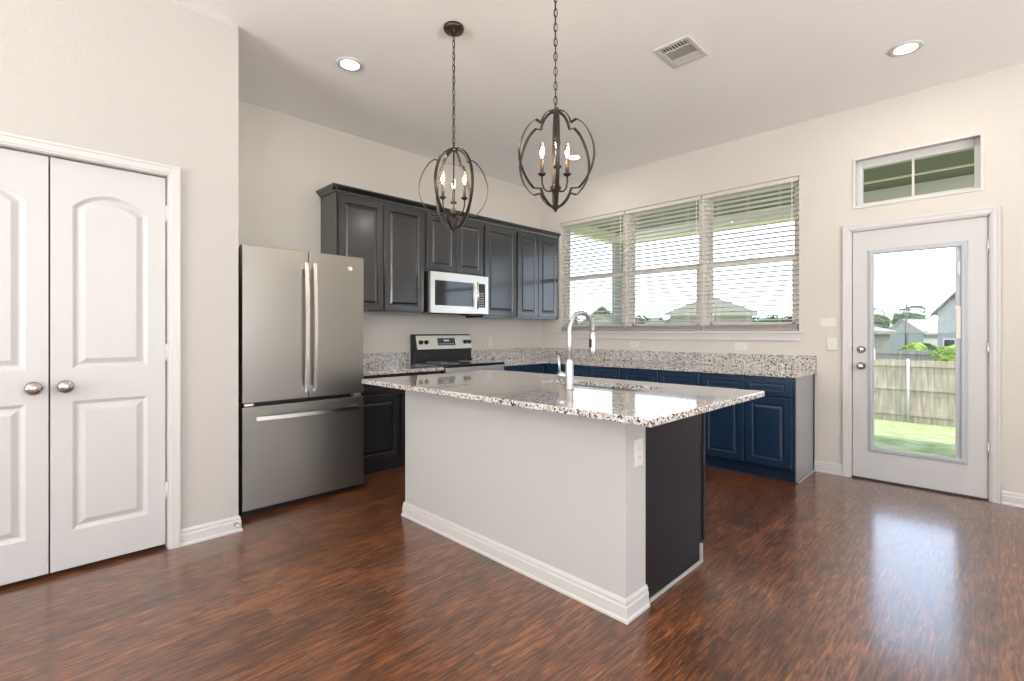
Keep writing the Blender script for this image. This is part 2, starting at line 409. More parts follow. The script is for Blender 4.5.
# casings: two layers stepped outward from the opening
def casing(name, label, fr, x0, x1, z1, w=.057):
    m = MB()
    for a, b, t in ((0, w, .012), (.010, w, .017), (w-.014, w, .022)):
        m.box(x0-b, x0-a, 0, z1+b, 0, t, .002, fr); m.box(x1+a, x1+b, 0, z1+b, 0, t, .002, fr); m.box(x0-a, x1+a, z1+a, z1+b, 0, t, .002, fr)
    return struct(m.build(name, 'trim'), label)
casing('trim_1', 'white stepped casing around the pantry double doors', frameY(0, YP, 0), -.40, .585, 2.115, .055)
casing('trim_2', 'white stepped casing around the patio door', frameX(XB, .888, 0), 0, .850, 2.085, .052)
# pantry jamb and stop
m = MB()
m.box(-.40, -.388, YP, YP+.12, 0, 2.115); m.box(.583, .595, YP, YP+.12, 0, 2.115); m.box(-.40, .585, YP, YP+.12, 2.112, 2.13)
m.box(-.39, .583, YP+.075, YP+.09, 2.07, 2.112)
struct(m.build('trim_3', 'trim'), 'white jamb inside the pantry door opening')

# ------------------------------------------------------------ pantry double doors
def arch(x0, x1, z0, z1, rise, n=9):
    pts = [(x0, z0), (x1, z0)]
    cx = (x0+x1)/2; hw = (x1-x0)/2; r = (hw*hw+rise*rise)/(2*rise); cz = z1+rise-r
    for i in range(n+1):
        x = x1-(x1-x0)*i/n; pts.append((x, cz+math.sqrt(r*r-(x-cx)**2)))
    return pts
RING = [(.006, -.003), (.018, -.011), (.026, -.011), (.048, -.002), (.052, -.001)]
def pantry_door(nm, x0, w, side, label):
    h = 2.085
    fr = frameY(x0, YP+.065, .022)
    m = MB(); m.panel_slab(w, h, .035, [rect(.082, w-.082, .19, .855), arch(.082, w-.082, 1.02, 1.855, .075)], RING, fr)
    d = m.build(nm, 'door', L=(x0, YP+.065, .022)); struct(d, label, 'door')
    kx = x0+(.055 if side > 0 else w-.055)
    k = MB(); k.lathe([(0, 0), (.031, 0), (.031, .004), (.024, .008), (.012, .012), (.011, .030), (.020, .036), (.032, .046), (.033, .054), (.026, .064), (.010, .070), (0, .071)], 28,
                      frameY(kx, YP+.030, .955))
    k.build('door_knob', 'nickel', d, 'oval brushed nickel knob')
    hx = x0+w+.004 if side > 0 else x0-.004
    for z in (1.90, 1.115, .33):
        hb = MB(); hb.box(hx-.007, hx+.007, YP+.018, YP+.030, z-.045, z+.045, .003)
        hb.lathe([(0, -.048), (.005, -.048), (.006, .048), (0, .048)], 10, Matrix.Translation((hx, YP+.018, z)))
        hb.build('hinge', 'trim', d)
    cb = MB(); cx = x0+(.055 if side > 0 else w-.055); cb.box(cx-.03, cx+.03, YP+.045, YP+.075, 2.1075, 2.1115)
    cb.build('catch_plate', 'black', d, 'small dark catch plate')
    return d
pantry_door('door_1', -.383, .4775, -1, 'left leaf of the white arched two panel pantry double door')
pantry_door('door_2', .1005, .4775, 1, 'right leaf of the white arched two panel pantry double door')

# door stop
t = thing('door_stop', (.925, YP-.014, .052), 'small metal door stop on the baseboard at the end of the pantry wall', 'door stop')
m = MB(); m.lathe([(0, 0), (.012, 0), (.012, .004), (.005, .008), (.005, .045), (0, .045)], 12, frameY(.925, YP-.014, .052)); m.build('stem', 'nickel', t)
m = MB(); m.lathe([(0, .045), (.008, .045), (.009, .056), (0, .058)], 12, frameY(.925, YP-.014, .052)); m.build('tip', 'plastic', t)

# ------------------------------------------------------------ windows on the right wall
def unit(i, y0, y1, z0, z1, label, hung=True):
    xg = XB+.10
    fw = .045
    m = MB(); X0, X1 = XB+.07, XB+.14
    for a in ((y0, y0+fw, z0, z1), (y1-fw, y1, z0, z1), (y0+fw, y1-fw, z0, z0+fw), (y0+fw, y1-fw, z1-fw, z1)): m.box(X0, X1, *a, .004)
    o = m.build(f'window_{i}', 'vinyl', L=((X0+X1)/2, (y0+y1)/2, z0)); struct(o, label, 'window')
    if hung:
        zm = 1.90; sw = .032
        m = MB()
        for a in ((y0+fw, y0+fw+sw, z0+fw, zm), (y1-fw-sw, y1-fw, z0+fw, zm), (y0+fw, y1-fw, z0+fw, z0+fw+.04), (y0+fw, y1-fw, zm-.005, zm+.045)): m.box(X0+.006, X0+.036, *a, .003)
        sh = m.build('lower_sash', 'vinyl', o)
        g = MB(); g.box(X0+.018, X0+.022, y0+fw+sw, y1-fw-sw, z0+fw+.04, zm); g.build('pane', 'glass', sh)
        m = MB()
        for a in ((y0+fw, y0+fw+.02, zm+.045, z1-fw), (y1-fw-.02, y1-fw, zm+.045, z1-fw), (y0+fw, y1-fw, z1-fw-.02, z1-fw), (y0+fw, y1-fw, zm, zm+.03)): m.box(X0+.038, X0+.062, *a, .003)
        sh = m.build('upper_sash', 'vinyl', o)
        g = MB(); g.box(X0+.048, X0+.052, y0+fw+.02, y1-fw-.02, zm+.03, z1-fw-.02); g.build('pane', 'glass', sh)
        m = MB(); m.box(X0-.006, X0+.02, (y0+y1)/2-.03, (y0+y1)/2+.03, zm+.044, zm+.056, .004); m.build('sash_lock', 'vinyl', o)
    return o
unit(1, 3.10, 4.045, 1.24, 2.648, 'left unit of the triple window, nearest the corner')
unit(2, 2.185, 3.08, 1.24, 2.648, 'middle unit of the triple window')
unit(3, 1.276, 2.165, 1.24, 2.648, 'right unit of the triple window, nearest the patio door')
m = MB(); m.box(XB+.035, XB+.15, 3.08, 3.10, 1.24, 2.648); m.box(XB+.035, XB+.15, 2.165, 2.185, 1.24, 2.648)
m.box(XB+.045, XB+.075, 3.045, 3.135, 1.24, 2.648, .004); m.box(XB+.045, XB+.075, 2.13, 2.22, 1.24, 2.648, .004)
struct(m.build('trim_4', 'vinyl'), 'pale mullion posts between the three window units')
m = MB(); m.box(XB-.030, XB+.075, 1.235, 4.09, 1.215, 1.24, .006); m.box(XB-.012, XB, 1.26, 4.065, 1.150, 1.215, .004); m.box(XB-.018, XB, 1.26, 4.065, 1.150, 1.162, .003)
struct(m.build('trim_5', 'trim'), 'white window stool and apron under the triple window')
# transom window above the door
m = MB(); X0, X1 = XB+.085, XB+.14; y0, y1, z0, z1 = TRS; f = .03
f = .050
for a in ((y0, y0+f, z0, z1), (y1-f, y1, z0, z1), (y0+f, y1-f, z0, z0+f), (y0+f, y1-f, z1-f-.02, z1)): m.box(X0, X1, *a, .004)
o = struct(m.build('window_4', 'trim', L=(X0, .48, z0)), 'narrow transom window above the patio door', 'window')
g = MB(); g.box(X0+.02, X0+.024, y0+f, y1-f, z0+f, z1-f); g.build('pane', 'glass', o)
m = MB(); m.box(X0+.010, X0+.030, .476, .492, z0+f, z1-f-.02, .003); m.build('muntin', 'vinyl', o)
# white liner of the transom opening
m = MB(); e = .007
m.ring(XB, y0-.001, y1+.001, z0-.001, z1+.001, .008, -.004, .085); m.ring(XB, y0-.006, y1+.006, z0-.006, z1+.006, .022, -.007, .001)
struct(m.build('trim_6', 'trim'), 'white liner of the transom window opening')

# blinds, one per window unit
def blind(y0, y1, label):
    xc = XB+.038; root = thing('window_blind', (xc, (y0+y1)/2, 1.245), label, 'blind', 'white slatted blinds on the triple window')
    ztop, zbot = 2.605, 1.300
    m = MB(); m.box(xc-.028, xc+.028, y0, y1, ztop, 2.646, .003); m.build('headrail', 'vinyl', root)
    m = MB(); n = 29
    for i in range(n):
        z = ztop-.028-(ztop-.03-zbot)*i/(n-1)
        dz = .0034; prof = [(xc-.0242, z+dz-.0010), (xc, z+.0020), (xc+.0242, z-dz-.0010), (xc+.0242, z-dz-.0040), (xc, z-.0012), (xc-.0242, z+dz-.0040)]
        m.prism(prof, y0+.004, y1-.004, 'y')
    m.build('slats', 'slat', root)
    m = MB()
    for i in range(8): m.box(xc-.0245, xc+.0245, y0+.004, y1-.004, 1.262+i*.0045, 1.2645+i*.0045)
    m.build('gathered_slats', 'rail', root)  # white slats stacked, their shade put into the grey
    m = MB(); m.box(xc-.026, xc+.026, y0+.003, y1-.003, 1.243, 1.261, .003); m.build('bottom_rail', 'rail', root, 'bottom rail with shade in its grey')
    for q in (.18, .5, .82):
        yy = y0+(y1-y0)*q; c = MB()
        for dx in (-.026, .026): c.box(xc+dx-.0008, xc+dx+.0008, yy-.0012, yy+.0012, 1.26, ztop)
        c.build('ladder_cord', 'slat', root)
    c = MB(); c.tube([(xc-.033, y0+.05, 2.62), (xc-.034, y0+.05, 2.2), (xc-.033, y0+.05, 1.95)], .0035, 8); c.build('tilt_wand', 'slat', root)
blind(3.095, 4.037, 'white slatted blind on the left window unit, nearest the corner')
blind(2.180, 3.085, 'white slatted blind on the middle window unit')
blind(1.284, 2.17, 'white slatted blind on the right window unit, nearest the patio door')

# ------------------------------------------------------------ patio door
y0, y1 = .053, .873; z0, z1 = .014, 2.074; XD = XB+.012
LY0, LY1, LZ0, LZ1 = .178, .747, .259, 1.892   # lite opening
m = MB()
wall_grid(m, lambda b, a, c, z, w: b.box(XD, XD+.044, a, c, z, w), y0, y1, z0, z1, [(LY0, LY1, LZ0, LZ1)])
d3 = struct(m.build('door_3', 'door', L=(XD, .47, z0)), 'white patio door with a tall glass lite', 'door')
m = MB()
m.ring(XD, LY0-.020, LY1+.020, LZ0-.020, LZ1+.020, .042, -.008, 0); m.ring(XD, LY0-.008, LY1+.008, LZ0-.008, LZ1+.008, .024, -.015, -.007)
M['lite'] = new_mat('lite_frame_grey', (.42, .44, .46), .35)
m.build('lite_frame', 'lite', d3, 'grey lite frame')
m = MB(); m.box(XD+.016, XD+.020, LY0, LY1, LZ0, LZ1); m.build('pane', 'glass', d3)
m = MB(); m.box(XD+.004, XD+.014, LY0+.010, LY0+.050, LZ0+.02, LZ1-.02, .003); ch = m.build('blind_channel', 'lite', d3, 'narrow grey slider channel beside the glass')
m = MB(); m.box(XD-.012, XD+.004, LY0+.022, LY0+.042, 1.66, 1.76, .004); m.build('slider', 'trim', ch)
m = MB(); m.box(XD-.008, XD+.004, LY0+.020, LY0+.046, 1.18, 1.42, .003); m.box(XD-.012, XD+.004, LY0+.020, LY0+.054, 1.40, 1.425, .003); m.build('cord_cover', 'plastic', ch)  # added pale piece standing in for the outside house glimpsed at the glass margin
for z, kd in ((1.083, 0), (.945, 1)):
    k = MB(); fr = frameX(XD, .813, z)
    if kd == 0: k.lathe([(0, 0), (.031, 0), (.031, .006), (.022, .012), (.021, .018), (0, .019)], 28, fr); k.box(-.004, .004, -.016, .016, .018, .030, .003, fr)
    else: k.lathe([(0, 0), (.032, 0), (.032, .005), (.014, .010), (.011, .030), (.020, .036), (.028, .048), (.026, .060), (.014, .068), (0, .070)], 28, fr)
    k.build('door_knob' if kd else 'deadbolt', 'nickel', d3)
    k = MB(); k.box(XD-.004, XD+.004, .8725, .8785, z-.028, z+.028); k.build('strike_plate', 'black', d3)
for z in (1.855, 1.10, .37):
    k = MB(); k.box(XD-.008, XD+.002, .043, .057, z-.05, z+.05, .002); k.lathe([(0, -.053), (.006, -.053), (.006, .053), (0, .053)], 10, Matrix.Translation((XD-.008, .049, z))); k.build('hinge', 'steel', d3)
m = MB(); m.box(XB+.002, XB+.16, .038, .888, .0, .013, .003); struct(m.build('trim_7', 'black'), 'dark threshold under the patio door')
m = MB(); m.box(XB, XB+.16, .038, .048, 0, 2.085); m.box(XB, XB+.16, .878, .888, 0, 2.085); m.box(XB, XB+.16, .038, .888, 2.077, 2.085)
m.box(XD+.046, XB+.09, .04, .07, 0, 2.085); m.box(XD+.046, XB+.09, .858, .888, 0, 2.085); m.box(XD+.046, XB+.09, .04, .888, 2.055, 2.085)
struct(m.build('trim_8', 'trim'), 'white jamb and stop of the patio door')

# ------------------------------------------------------------ cabinets
CR = [(.004, -.003), (.008, -.008), (.014, -.008), (.030, -.002), (.034, -.0015)]
def cab_front(mb, fr, u0, u1, v0, v1, rail=.055):
    w, h = u1-u0, v1-v0; rl = min(rail, h*.28)
    mb.panel_slab(w, h, .020, [rect(rail, w-rail, rl, h-rl)], CR if h > .25 else [(.003, -.003), (.010, -.006), (.018, -.004)], fr @ Matrix.Translation((u0, v0, 0)), .003)
def cabinet(name, label, group, F, origin, width, depth, z0, z1, fronts, mat, toe=False, side=None, cat='cabinet'):
    """F(x,y,z) frame at the carcass' left lower front corner, local n pointing to the room; fronts = [(kind,u0,u1,v0,v1)] in absolute heights"""
    fr = F(*origin); loc = fr @ Vector((width/2, z0, -depth/2))
    root = thing(name, tuple(loc), label, cat, group)
    m = MB(); zb = z0+(.105 if toe else 0)
    m.box(0, width, zb, z1, -depth, 0, .0015, fr)
    if toe: m.box(0.0, width, z0, zb, -depth, -.07, 0, fr)
    m.build('carcass', mat, root)
    for kd, u0, u1, v0, v1 in fronts:
        d = MB(); cab_front(d, fr, u0, u1, v0, v1, .055 if kd == 'door' else .045); d.build(kd, mat, root)
    return root, fr
yf = 4.08; G = 'dark cabinets hung on the back wall'
cabinet('wall_cabinet', 'tall dark double door wall cabinet above and right of the fridge', G, frameY, (1.925, yf, 0), .925, YA-yf-.001, 1.412, 2.462,
        [('door', .018, .455, 1.43, 2.425), ('door', .465, .905, 1.43, 2.425)], 'cabup')
cabinet('wall_cabinet', 'short dark double door wall cabinet above the microwave', G, frameY, (2.852, yf, 0), .785, YA-yf-.001, 1.842, 2.462,
        [('door', .022, .386, 1.862, 2.425), ('door', .396, .765, 1.862, 2.425)], 'cabup')
cabinet('wall_cabinet', 'tall dark single door wall cabinet just right of the microwave', G, frameY, (3.639, yf, 0), .525, YA-yf-.001, 1.395, 2.462,
        [('door', .020, .508, 1.415, 2.425)], 'cabup')
cabinet('wall_cabinet', 'tall dark double door wall cabinet in the corner beside the window', G, frameY, (4.166, yf, 0), .792, YA-yf-.001, 1.395, 2.462,
        [('door', .016, .378, 1.415, 2.425), ('door', .388, .755, 1.415, 2.425)], 'cabup')
# crown on top
cp = [(0, 0), (.010, 0), (.012, .012), (.030, .030), (.045, .042), (.045, .055), (0, .055)]
m = MB(); m.prism([(yf-d, 2.455+z) for d, z in cp], 1.885, 4.958, 'x'); m.prism([(1.925-d, 2.455+z) for d, z in cp], yf-.040, YA-.001, 'y')
m.box(1.925, 4.958, yf, YA-.001, 2.4625, 2.485)
struct(m.build('trim_9', 'cabup'), 'dark crown moulding along the top of the wall cabinets')

GB = 'dark base cabinets along the back wall'
cabinet('base_cabinet', 'black base cabinet between the fridge and the range', GB, frameY, (1.93, 3.805, 0), .915, .579, 0, .86,
        [('drawer', .02, .452, .70, .845), ('drawer', .468, .90, .70, .845), ('door', .02, .452, .12, .685), ('door', .468, .90, .12, .685)], 'cab', True)
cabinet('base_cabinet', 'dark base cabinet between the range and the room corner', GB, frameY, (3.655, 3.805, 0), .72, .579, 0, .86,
        [('drawer', .02, .35, .70, .845), ('drawer', .365, .70, .70, .845), ('door', .02, .35, .12, .685), ('door', .365, .70, .12, .685)], 'bluecast', True)
GN = 'blue-cast dark base cabinets under the window'
XF = 4.40
def brun(y_hi, y_lo, label, n=2):
    w = y_hi-y_lo; fs = []; g = .016; dw = (w-g*(n+1))/n
    for i in range(n):
        u = g+i*(dw+g); fs += [('drawer', u, u+dw, .70, .845), ('door', u, u+dw, .12, .685)]
    return cabinet('base_cabinet', label, GN, frameX, (XF, y_hi, 0), w, XB-XF-.001, 0, .86, fs, 'bluecast', True)
r1, f1 = brun(1.925, 1.165, 'blue-cast dark base cabinet at the free end of the window run, nearest the patio door')
brun(2.765, 1.927, 'blue-cast dark base cabinet second from the free end of the window run')
brun(3.605, 2.767, 'blue-cast dark base cabinet third from the free end of the window run')
m = MB(); m.box(4.377, XB-.001, 3.607, YA-.001, 0, .86); tag(m.build('corner_cabinet', 'bluecast', L=(4.67, 4.0, 0)), 'blue-cast dark corner cabinet where the two counter runs meet', 'cabinet')
m = MB(); m.box(XF+.02, XB-.001, 1.158, 1.1645, .0, .86, .001); m.build('side_panel', 'cabside', r1, 'grey reflective side panel')
m = MB(); m.box(XF-.003, XF+.022, 1.156, 1.1645, .0, .86, .001); m.build('side_stile', 'bluecast', r1)
m = MB(); m.box(XB-.022, XB-.001, 1.150, 1.158, 0.0, .86, .001); m.build('side_stile', 'bluecast', r1)
m = MB(); m.box(XF+.04, XB-.02, 1.140, 1.155, 0, .016, .006); m.build('shoe_strip', 'shoe', r1, 'pale shoe strip on the floor')

# ------------------------------------------------------------ countertops
CT, CB_ = .895, .861
m = MB(); m.box(1.905, 2.856, 3.765, YA-.001, CB_, CT, .004)
t = tag(m.build('countertop', 'granite', L=(2.4, 4.1, CB_)), 'short speckled granite countertop between the fridge and the range', 'countertop')
m = MB(); m.box(1.905, 2.856, YA-.022, YA-.001, CT+.0005, 1.02, .003); m.build('backsplash', 'granite', t)
m = MB()
L = [(3.652, 3.765), (4.365, 3.765), (4.365, 1.135), (XB-.001, 1.135), (XB-.001, YA-.001), (3.652, YA-.001)]
tmp = bmesh.new(); A = [tmp.verts.new((x, y, CB_)) for x, y in L]; f0 = tmp.faces.new(A)
ex = bmesh.ops.extrude_face_region(tmp, geom=[f0]); bmesh.ops.translate(tmp, vec=(0, 0, CT-CB_), verts=[v for v in ex['geom'] if isinstance(v, bmesh.types.BMVert)])
bmesh.ops.recalc_face_normals(tmp, faces=tmp.faces); bmesh.ops.bevel(tmp, geom=list(tmp.edges), offset=.004, segments=2, affect='EDGES'); m.add(tmp)
t = tag(m.build('countertop', 'granite', L=(4.6, 3.0, CB_)), 'L shaped speckled granite countertop running along the window wall to the range', 'countertop')
m = MB(); m.box(3.652, XB-.001, YA-.022, YA-.001, CT+.0005, 1.02, .003); m.build('backsplash', 'granite', t)
m = MB(); m.box(XB-.022, XB-.001, 1.135, YA-.0225, CT+.0005, 1.02, .003); m.build('backsplash', 'granite', t)

# ------------------------------------------------------------ island
IX0, IX1, IXB, IY0, IY1 = 1.813, 1.978, 2.615, 1.123, 2.815
IC, ICB = .913, .883
root = thing('kitchen_island', ((IX0+IXB)/2, (IY0+IY1)/2, 0), 'kitchen island with a white painted knee wall and dark cabinet end', 'island')
m = MB(); m.box(IX0, IX1, IY0, IY1, 0, ICB-.0005); m.build('knee_wall', 'knee', root, 'white textured knee wall')
m = MB(); base_path(m, [(IX1, IY1), (IX0, IY1), (IX0, IY0), (IX1+.006, IY0)])
m.build('baseboard', 'trim', root, 'white stepped baseboard')
m = MB(); m.box(IX1+.001, IXB, IY0+.016, IY1, .105, .66, .001); m.box(IX1+.001, IXB, IY0+.016, 1.30, .66, ICB-.0005); m.box(IX1+.001, IXB, 2.13, IY1, .66, ICB-.0005); m.box(IX1+.001, 2.28, 1.30, 2.13, .66, ICB-.0005); m.box(IX1+.001, IXB-.075, IY0+.016, IY1, 0, .105); m.build('carcass', 'cab', root)
m = MB(); m.box(IX1+.001, IXB, IY0+.008, IY0+.0155, .105, ICB-.001, .001); m.box(IX1+.001, IXB-.060, IY0+.008, IY0+.0155, 0, .106)
m.box(IXB-.022, IXB+.003, IY0+.002, IY0+.016, .105, ICB-.001, .002); m.build('end_panel', 'islside', root)
m = MB(); m.box(IX1+.02, IXB-.045, IY0-.008, IY0+.007, 0, .014, .005); m.box(IXB-.060, IXB-.045, IY0-.006, IY0+.009, 0, .10, .003); m.build('shoe_strip', 'shoe', root, 'pale shoe strip on the floor')
fr = frameXp(IXB, IY0+.016, 0); ws = (IY1-IY0-.016)/4
for i in range(4):
    u = i*ws+.01
    d = MB(); cab_front(d, fr, u, u+ws-.02, .12, .685); d.build('door', 'cab', root)
    d = MB(); cab_front(d, fr, u, u+ws-.02, .70, .845, .045); d.build('drawer', 'cab', root)
# outlet on the island end
def plate(name, label, cat, F, pos, w, h, kind, group=None):
    fr = F(*pos); t = thing(name, pos, label, cat, group)
    m = MB(); m.box(-w/2, w/2, -h/2, h/2, 0.0005, .006, .0025, fr); m.build('cover_plate', 'plastic', t)
    n = 2 if kind in ('outlet', 'outlet_h', 'switch2') else 1
    for i in range(n):
        a = (i-.5)*(n-1)
        if kind == 'outlet': cx, cy, ww, hh = 0, a*.038, .030, .028
        elif kind == 'outlet_h': cx, cy, ww, hh = a*.038, 0, .028, .030
        else: cx, cy, ww, hh = a*.046, 0, .012, .024
        m = MB(); m.box(cx-ww/2, cx+ww/2, cy-hh/2, cy+hh/2, .005, .0085, .002, fr)
        if 'switch' in kind: m.box(cx-.004, cx+.004, cy-.002, cy+.012, .008, .016, .002, fr)
        b = m.build('toggle' if 'switch' in kind else 'receptacle', 'plastic', t)
        if 'outlet' in kind:
            s_ = MB()
            for q in (-.006, .006):
                if kind == 'outlet': s_.box(cx+q-.001, cx+q+.001, cy-.004, cy+.006, .0084, .0088, 0, fr)
                else: s_.box(cx-.006, cx+.004, cy+q-.001, cy+q+.001, .0084, .0088, 0, fr)
            s_.build('slots', 'black', b)
    return t
plate('wall_outlet', 'white outlet plate on the end of the island knee wall', 'outlet', frameY, (1.912, IY0, .700), .072, .118, 'outlet')
plate('light_switch', 'double white switch plate on the wall beside the patio door', 'switch', frameX, (XB, 1.05, 1.315), .115, .075, 'switch2')
plate('light_switch', 'single white switch plate lowest beside the patio door, under the double one', 'switch', frameX, (XB, 1.02, 1.125), .072, .105, 'switch1')
plate('wall_outlet', 'white outlet plate under the right window unit, above the backsplash', 'outlet', frameX, (XB, 1.78, 1.088), .115, .072, 'outlet_h')
plate('wall_outlet', 'white outlet plate under the middle window unit, above the backsplash', 'outlet', frameX, (XB, 2.96, 1.088), .115, .072, 'outlet_h')
plate('wall_outlet', 'white outlet plate on the back wall right of the range', 'outlet', frameY, (4.02, YA, 1.11), .072, .115, 'outlet')

# island countertop with sink cut-out
TX0, TX1, TY0, TY1 = 1.610, 2.816, .888, 3.030; SX0, SX1, SY0, SY1 = 2.315, 2.585, 1.33, 2.10
def rrect(x0, x1, y0, y1, r, n=5):
    P = []
    for cx, cy, a in ((x1-r, y0+r, -90), (x1-r, y1-r, 0), (x0+r, y1-r, 90), (x0+r, y0+r, 180)):
        for i in range(n+1): P.append((cx+r*math.cos(R(a+90*i/n)), cy+r*math.sin(R(a+90*i/n))))
    return P
tmp = bmesh.new()
outer = [(TX0, TY0), (TX1, TY0), (TX1, TY1), (TX0, TY1)]; hole = rrect(SX0, SX1, SY0, SY1, .05)
def ringv(pts, z): return [tmp.verts.new((x, y, z)) for x, y in pts]
def loopE(vs): return [tmp.edges.get((vs[i], vs[(i+1) % len(vs)])) or tmp.edges.new((vs[i], vs[(i+1) % len(vs)])) for i in range(len(vs))]
def bridge(A, B):
    for i in range(len(A)):
        j = (i+1) % len(A); tmp.faces.new((A[i], A[j], B[j], B[i]))
b_ = .004
o0 = ringv(inset(outer, b_), ICB); o1 = ringv(outer, ICB+b_); o2 = ringv(outer, IC-b_); o3 = ringv(inset(outer, b_), IC)
h0 = ringv(hole, ICB); h3 = ringv(hole, IC)
bridge(o0, o1); bridge(o1, o2); bridge(o2, o3); bridge(h3, h0)
bmesh.ops.triangle_fill(tmp, edges=loopE(o3)+loopE(h3), use_beauty=True, normal=(0, 0, 1))
bmesh.ops.triangle_fill(tmp, edges=loopE(o0)+loopE(h0), use_beauty=True, normal=(0, 0, -1))
bmesh.ops.recalc_face_normals(tmp, faces=tmp.faces)
m = MB(); m.add(tmp); tag(m.build('island_countertop', 'granite', L=(2.3, 2.0, ICB)), 'large speckled granite slab on the island with the sink cut out', 'countertop')
# sink
root = thing('kitchen_sink', (2.45, 1.71, .68), 'undermount stainless sink set into the island countertop', 'sink')
tmp = bmesh.new()
rr_ = [ringv(rrect(SX0-.02, SX1+.012, SY0-.02, SY1+.02, .06), ICB-.001), ringv(rrect(SX0+.006, SX1-.006, SY0+.006, SY1-.006, .05), ICB-.001), ringv(rrect(SX0+.008, SX1-.008, SY0+.008, SY1-.008, .05), .70), ringv(rrect(SX0+.03, SX1-.03, SY0+.03, SY1-.03, .04), .675)]
for A, B in zip(rr_, rr_[1:]): bridge(A, B)
tmp.faces.new(rr_[-1])
rr2 = [ringv(rrect(SX0-.02, SX1+.012, SY0-.02, SY1+.02, .06), ICB-.004), ringv(rrect(SX0+.001, SX1-.001, SY0+.001, SY1-.001, .05), ICB-.004), ringv(rrect(SX0+.002, SX1-.002, SY0+.002, SY1-.002, .05), .70), ringv(rrect(SX0+.03, SX1-.03, SY0+.03, SY1-.03, .04), .671)]
for A, B in zip(rr2, rr2[1:]): bridge(A, B)
tmp.faces.new(rr2[-1]); bridge(rr_[0], rr2[0])
bmesh.ops.recalc_face_normals(tmp, faces=tmp.faces)
m = MB(); m.add(tmp); m.build('basin', 'sinksteel', root)
m = MB(); m.box(SX0+.008, SX1-.008, 1.70, 1.73, .675, .86, .01); m.build('divider', 'sinksteel', root)
for yy in (1.52, 1.91):
    m = MB(); m.lathe([(0, .675), (.042, .675), (.044, .679), (.032, .678), (.030, .676), (0, .676)], 24, Matrix.Translation((2.45, yy, .001))); m.build('drain', 'chrome', root)
# faucet
fx, fy = 2.150, 1.690
root = thing('kitchen_faucet', (fx, fy, IC), 'tall chrome gooseneck pull-down faucet standing on the island countertop', 'faucet')
T = Matrix.Translation((fx, fy, IC+.0003))
m = MB(); m.lathe([(0, 0), (.028, 0), (.028, .006), (.023, .010), (.0225, .145), (.017, .160), (.016, .163), (0, .163)], 24, T); m.build('body', 'chrome', root)
m = MB(); rad = .110; zc = IC+.318; pts = [(fx, fy, IC+.16), (fx, fy, IC+.25)]
for i in range(15):
    a = math.pi-(math.pi*1.02)*i/14; pts.append((fx+rad+rad*math.cos(a), fy, zc+rad*math.sin(a)))
m.tube(pts, .0135, 14); m.build('spout', 'chrome', root)
ex_, ez = pts[-1][0], pts[-1][2]
m = MB(); m.lathe([(0, .008), (.014, .008), (.016, 0), (.0185, -.035), (.021, -.10), (.020, -.125), (.016, -.130), (0, -.130)], 20, Matrix.Translation((ex_, fy, ez))); hd = m.build('spray_head', 'chrome', root)
m = MB(); m.box(ex_-.026, ex_-.018, fy-.008, fy+.008, ez-.085, ez-.035, .003); m.build('spray_button', 'black', hd)
m = MB(); m.lathe([(0, 0), (.016, 0), (.016, .035), (.019, .04), (.019, .062), (.012, .068), (0, .068)], 18, Matrix.Translation((fx, fy+.012, IC+.075)) @ Matrix.Rotation(R(-90), 4, 'X')); m.build('handle_hub', 'chrome', root)
m = MB(); m.tube([(fx, fy+.066, IC+.082), (fx-.003, fy+.070, IC+.13), (fx-.008, fy+.074, IC+.185)], [.008, .0065, .007], 10); m.build('lever', 'chrome', root)

# ------------------------------------------------------------ refrigerator
FX0, FX1, FY = 1.022, 1.888, 3.52; FZ = 1.808
root = thing('refrigerator', ((FX0+FX1)/2, 3.95, 0), 'slate stainless french door refrigerator with a bottom freezer drawer', 'refrigerator')
m = MB(); m.box(FX0+.004, FX1-.004, FY+.085, YA-.03, .03, FZ-.012, .006); m.build('case', 'black', root, 'dark case')
split = .738; mid = 1.4595
m = MB(); m.box(FX0+.02, FX1-.02, FY+.09, FY+.2, 0, .05, .003); m.build('toe_grille', 'black', root)
def fdoor(nm, x0, x1, z0, z1):
    m = MB(); m.box(x0, x1, FY, FY+.006, z0, z1, .003); m.box(x0, x0+.006, FY+.001, FY+.05, z0, z1, .002); m.box(x1-.006, x1, FY+.001, FY+.05, z0, z1, .002); m.box(x0, x1, FY+.001, FY+.05, z1-.006, z1, .002)
    d = m.build(nm, 'slate', root)
    g = MB(); g.box(x0+.001, x1-.001, FY+.005, FY+.078, z0+.001, z1-.0015, .004); g.build('door_liner', 'black', d)
    return d
def vhandle(d, x, za, zb):
    m = MB(); n = 16; P = []
    for i in range(n+1):
        q = i/n; P.append((x, FY-.032-.022*math.sin(math.pi*q), za+(zb-za)*q))
    m.strip(P, .024, .012, (1, 0, 0)); 
    m.box(x-.012, x+.012, FY-.040, FY-.0003, za, za+.045, .005); m.box(x-.012, x+.012, FY-.040, FY-.0003, zb-.045, zb, .005)
    m.build('handle', 'handle', d, 'curved bright steel handle')
dl = fdoor('door', FX0, mid-.004, split+.020, FZ); dr = fdoor('door', mid+.004, FX1, split+.020, FZ)
vhandle(dl, mid-.030, .80, 1.725); vhandle(dr, mid+.030, .80, 1.725)
dz = fdoor('freezer_drawer', FX0, FX1, .045, split-.008)
m = MB(); n = 18; P = [(FX0+.075+(FX1-FX0-.13)*i/n, FY-.034-.022*math.sin(math.pi*i/n), .652) for i in range(n+1)]
m.strip(P, .026, .014, (0, 0, 1)); m.box(P[0][0], P[0][0]+.04, FY-.042, FY-.0003, .640, .664, .005); m.box(P[-1][0]-.04, P[-1][0], FY-.042, FY-.0003, .640, .664, .005)
m.build('handle', 'handle', dz, 'long bright steel handle')
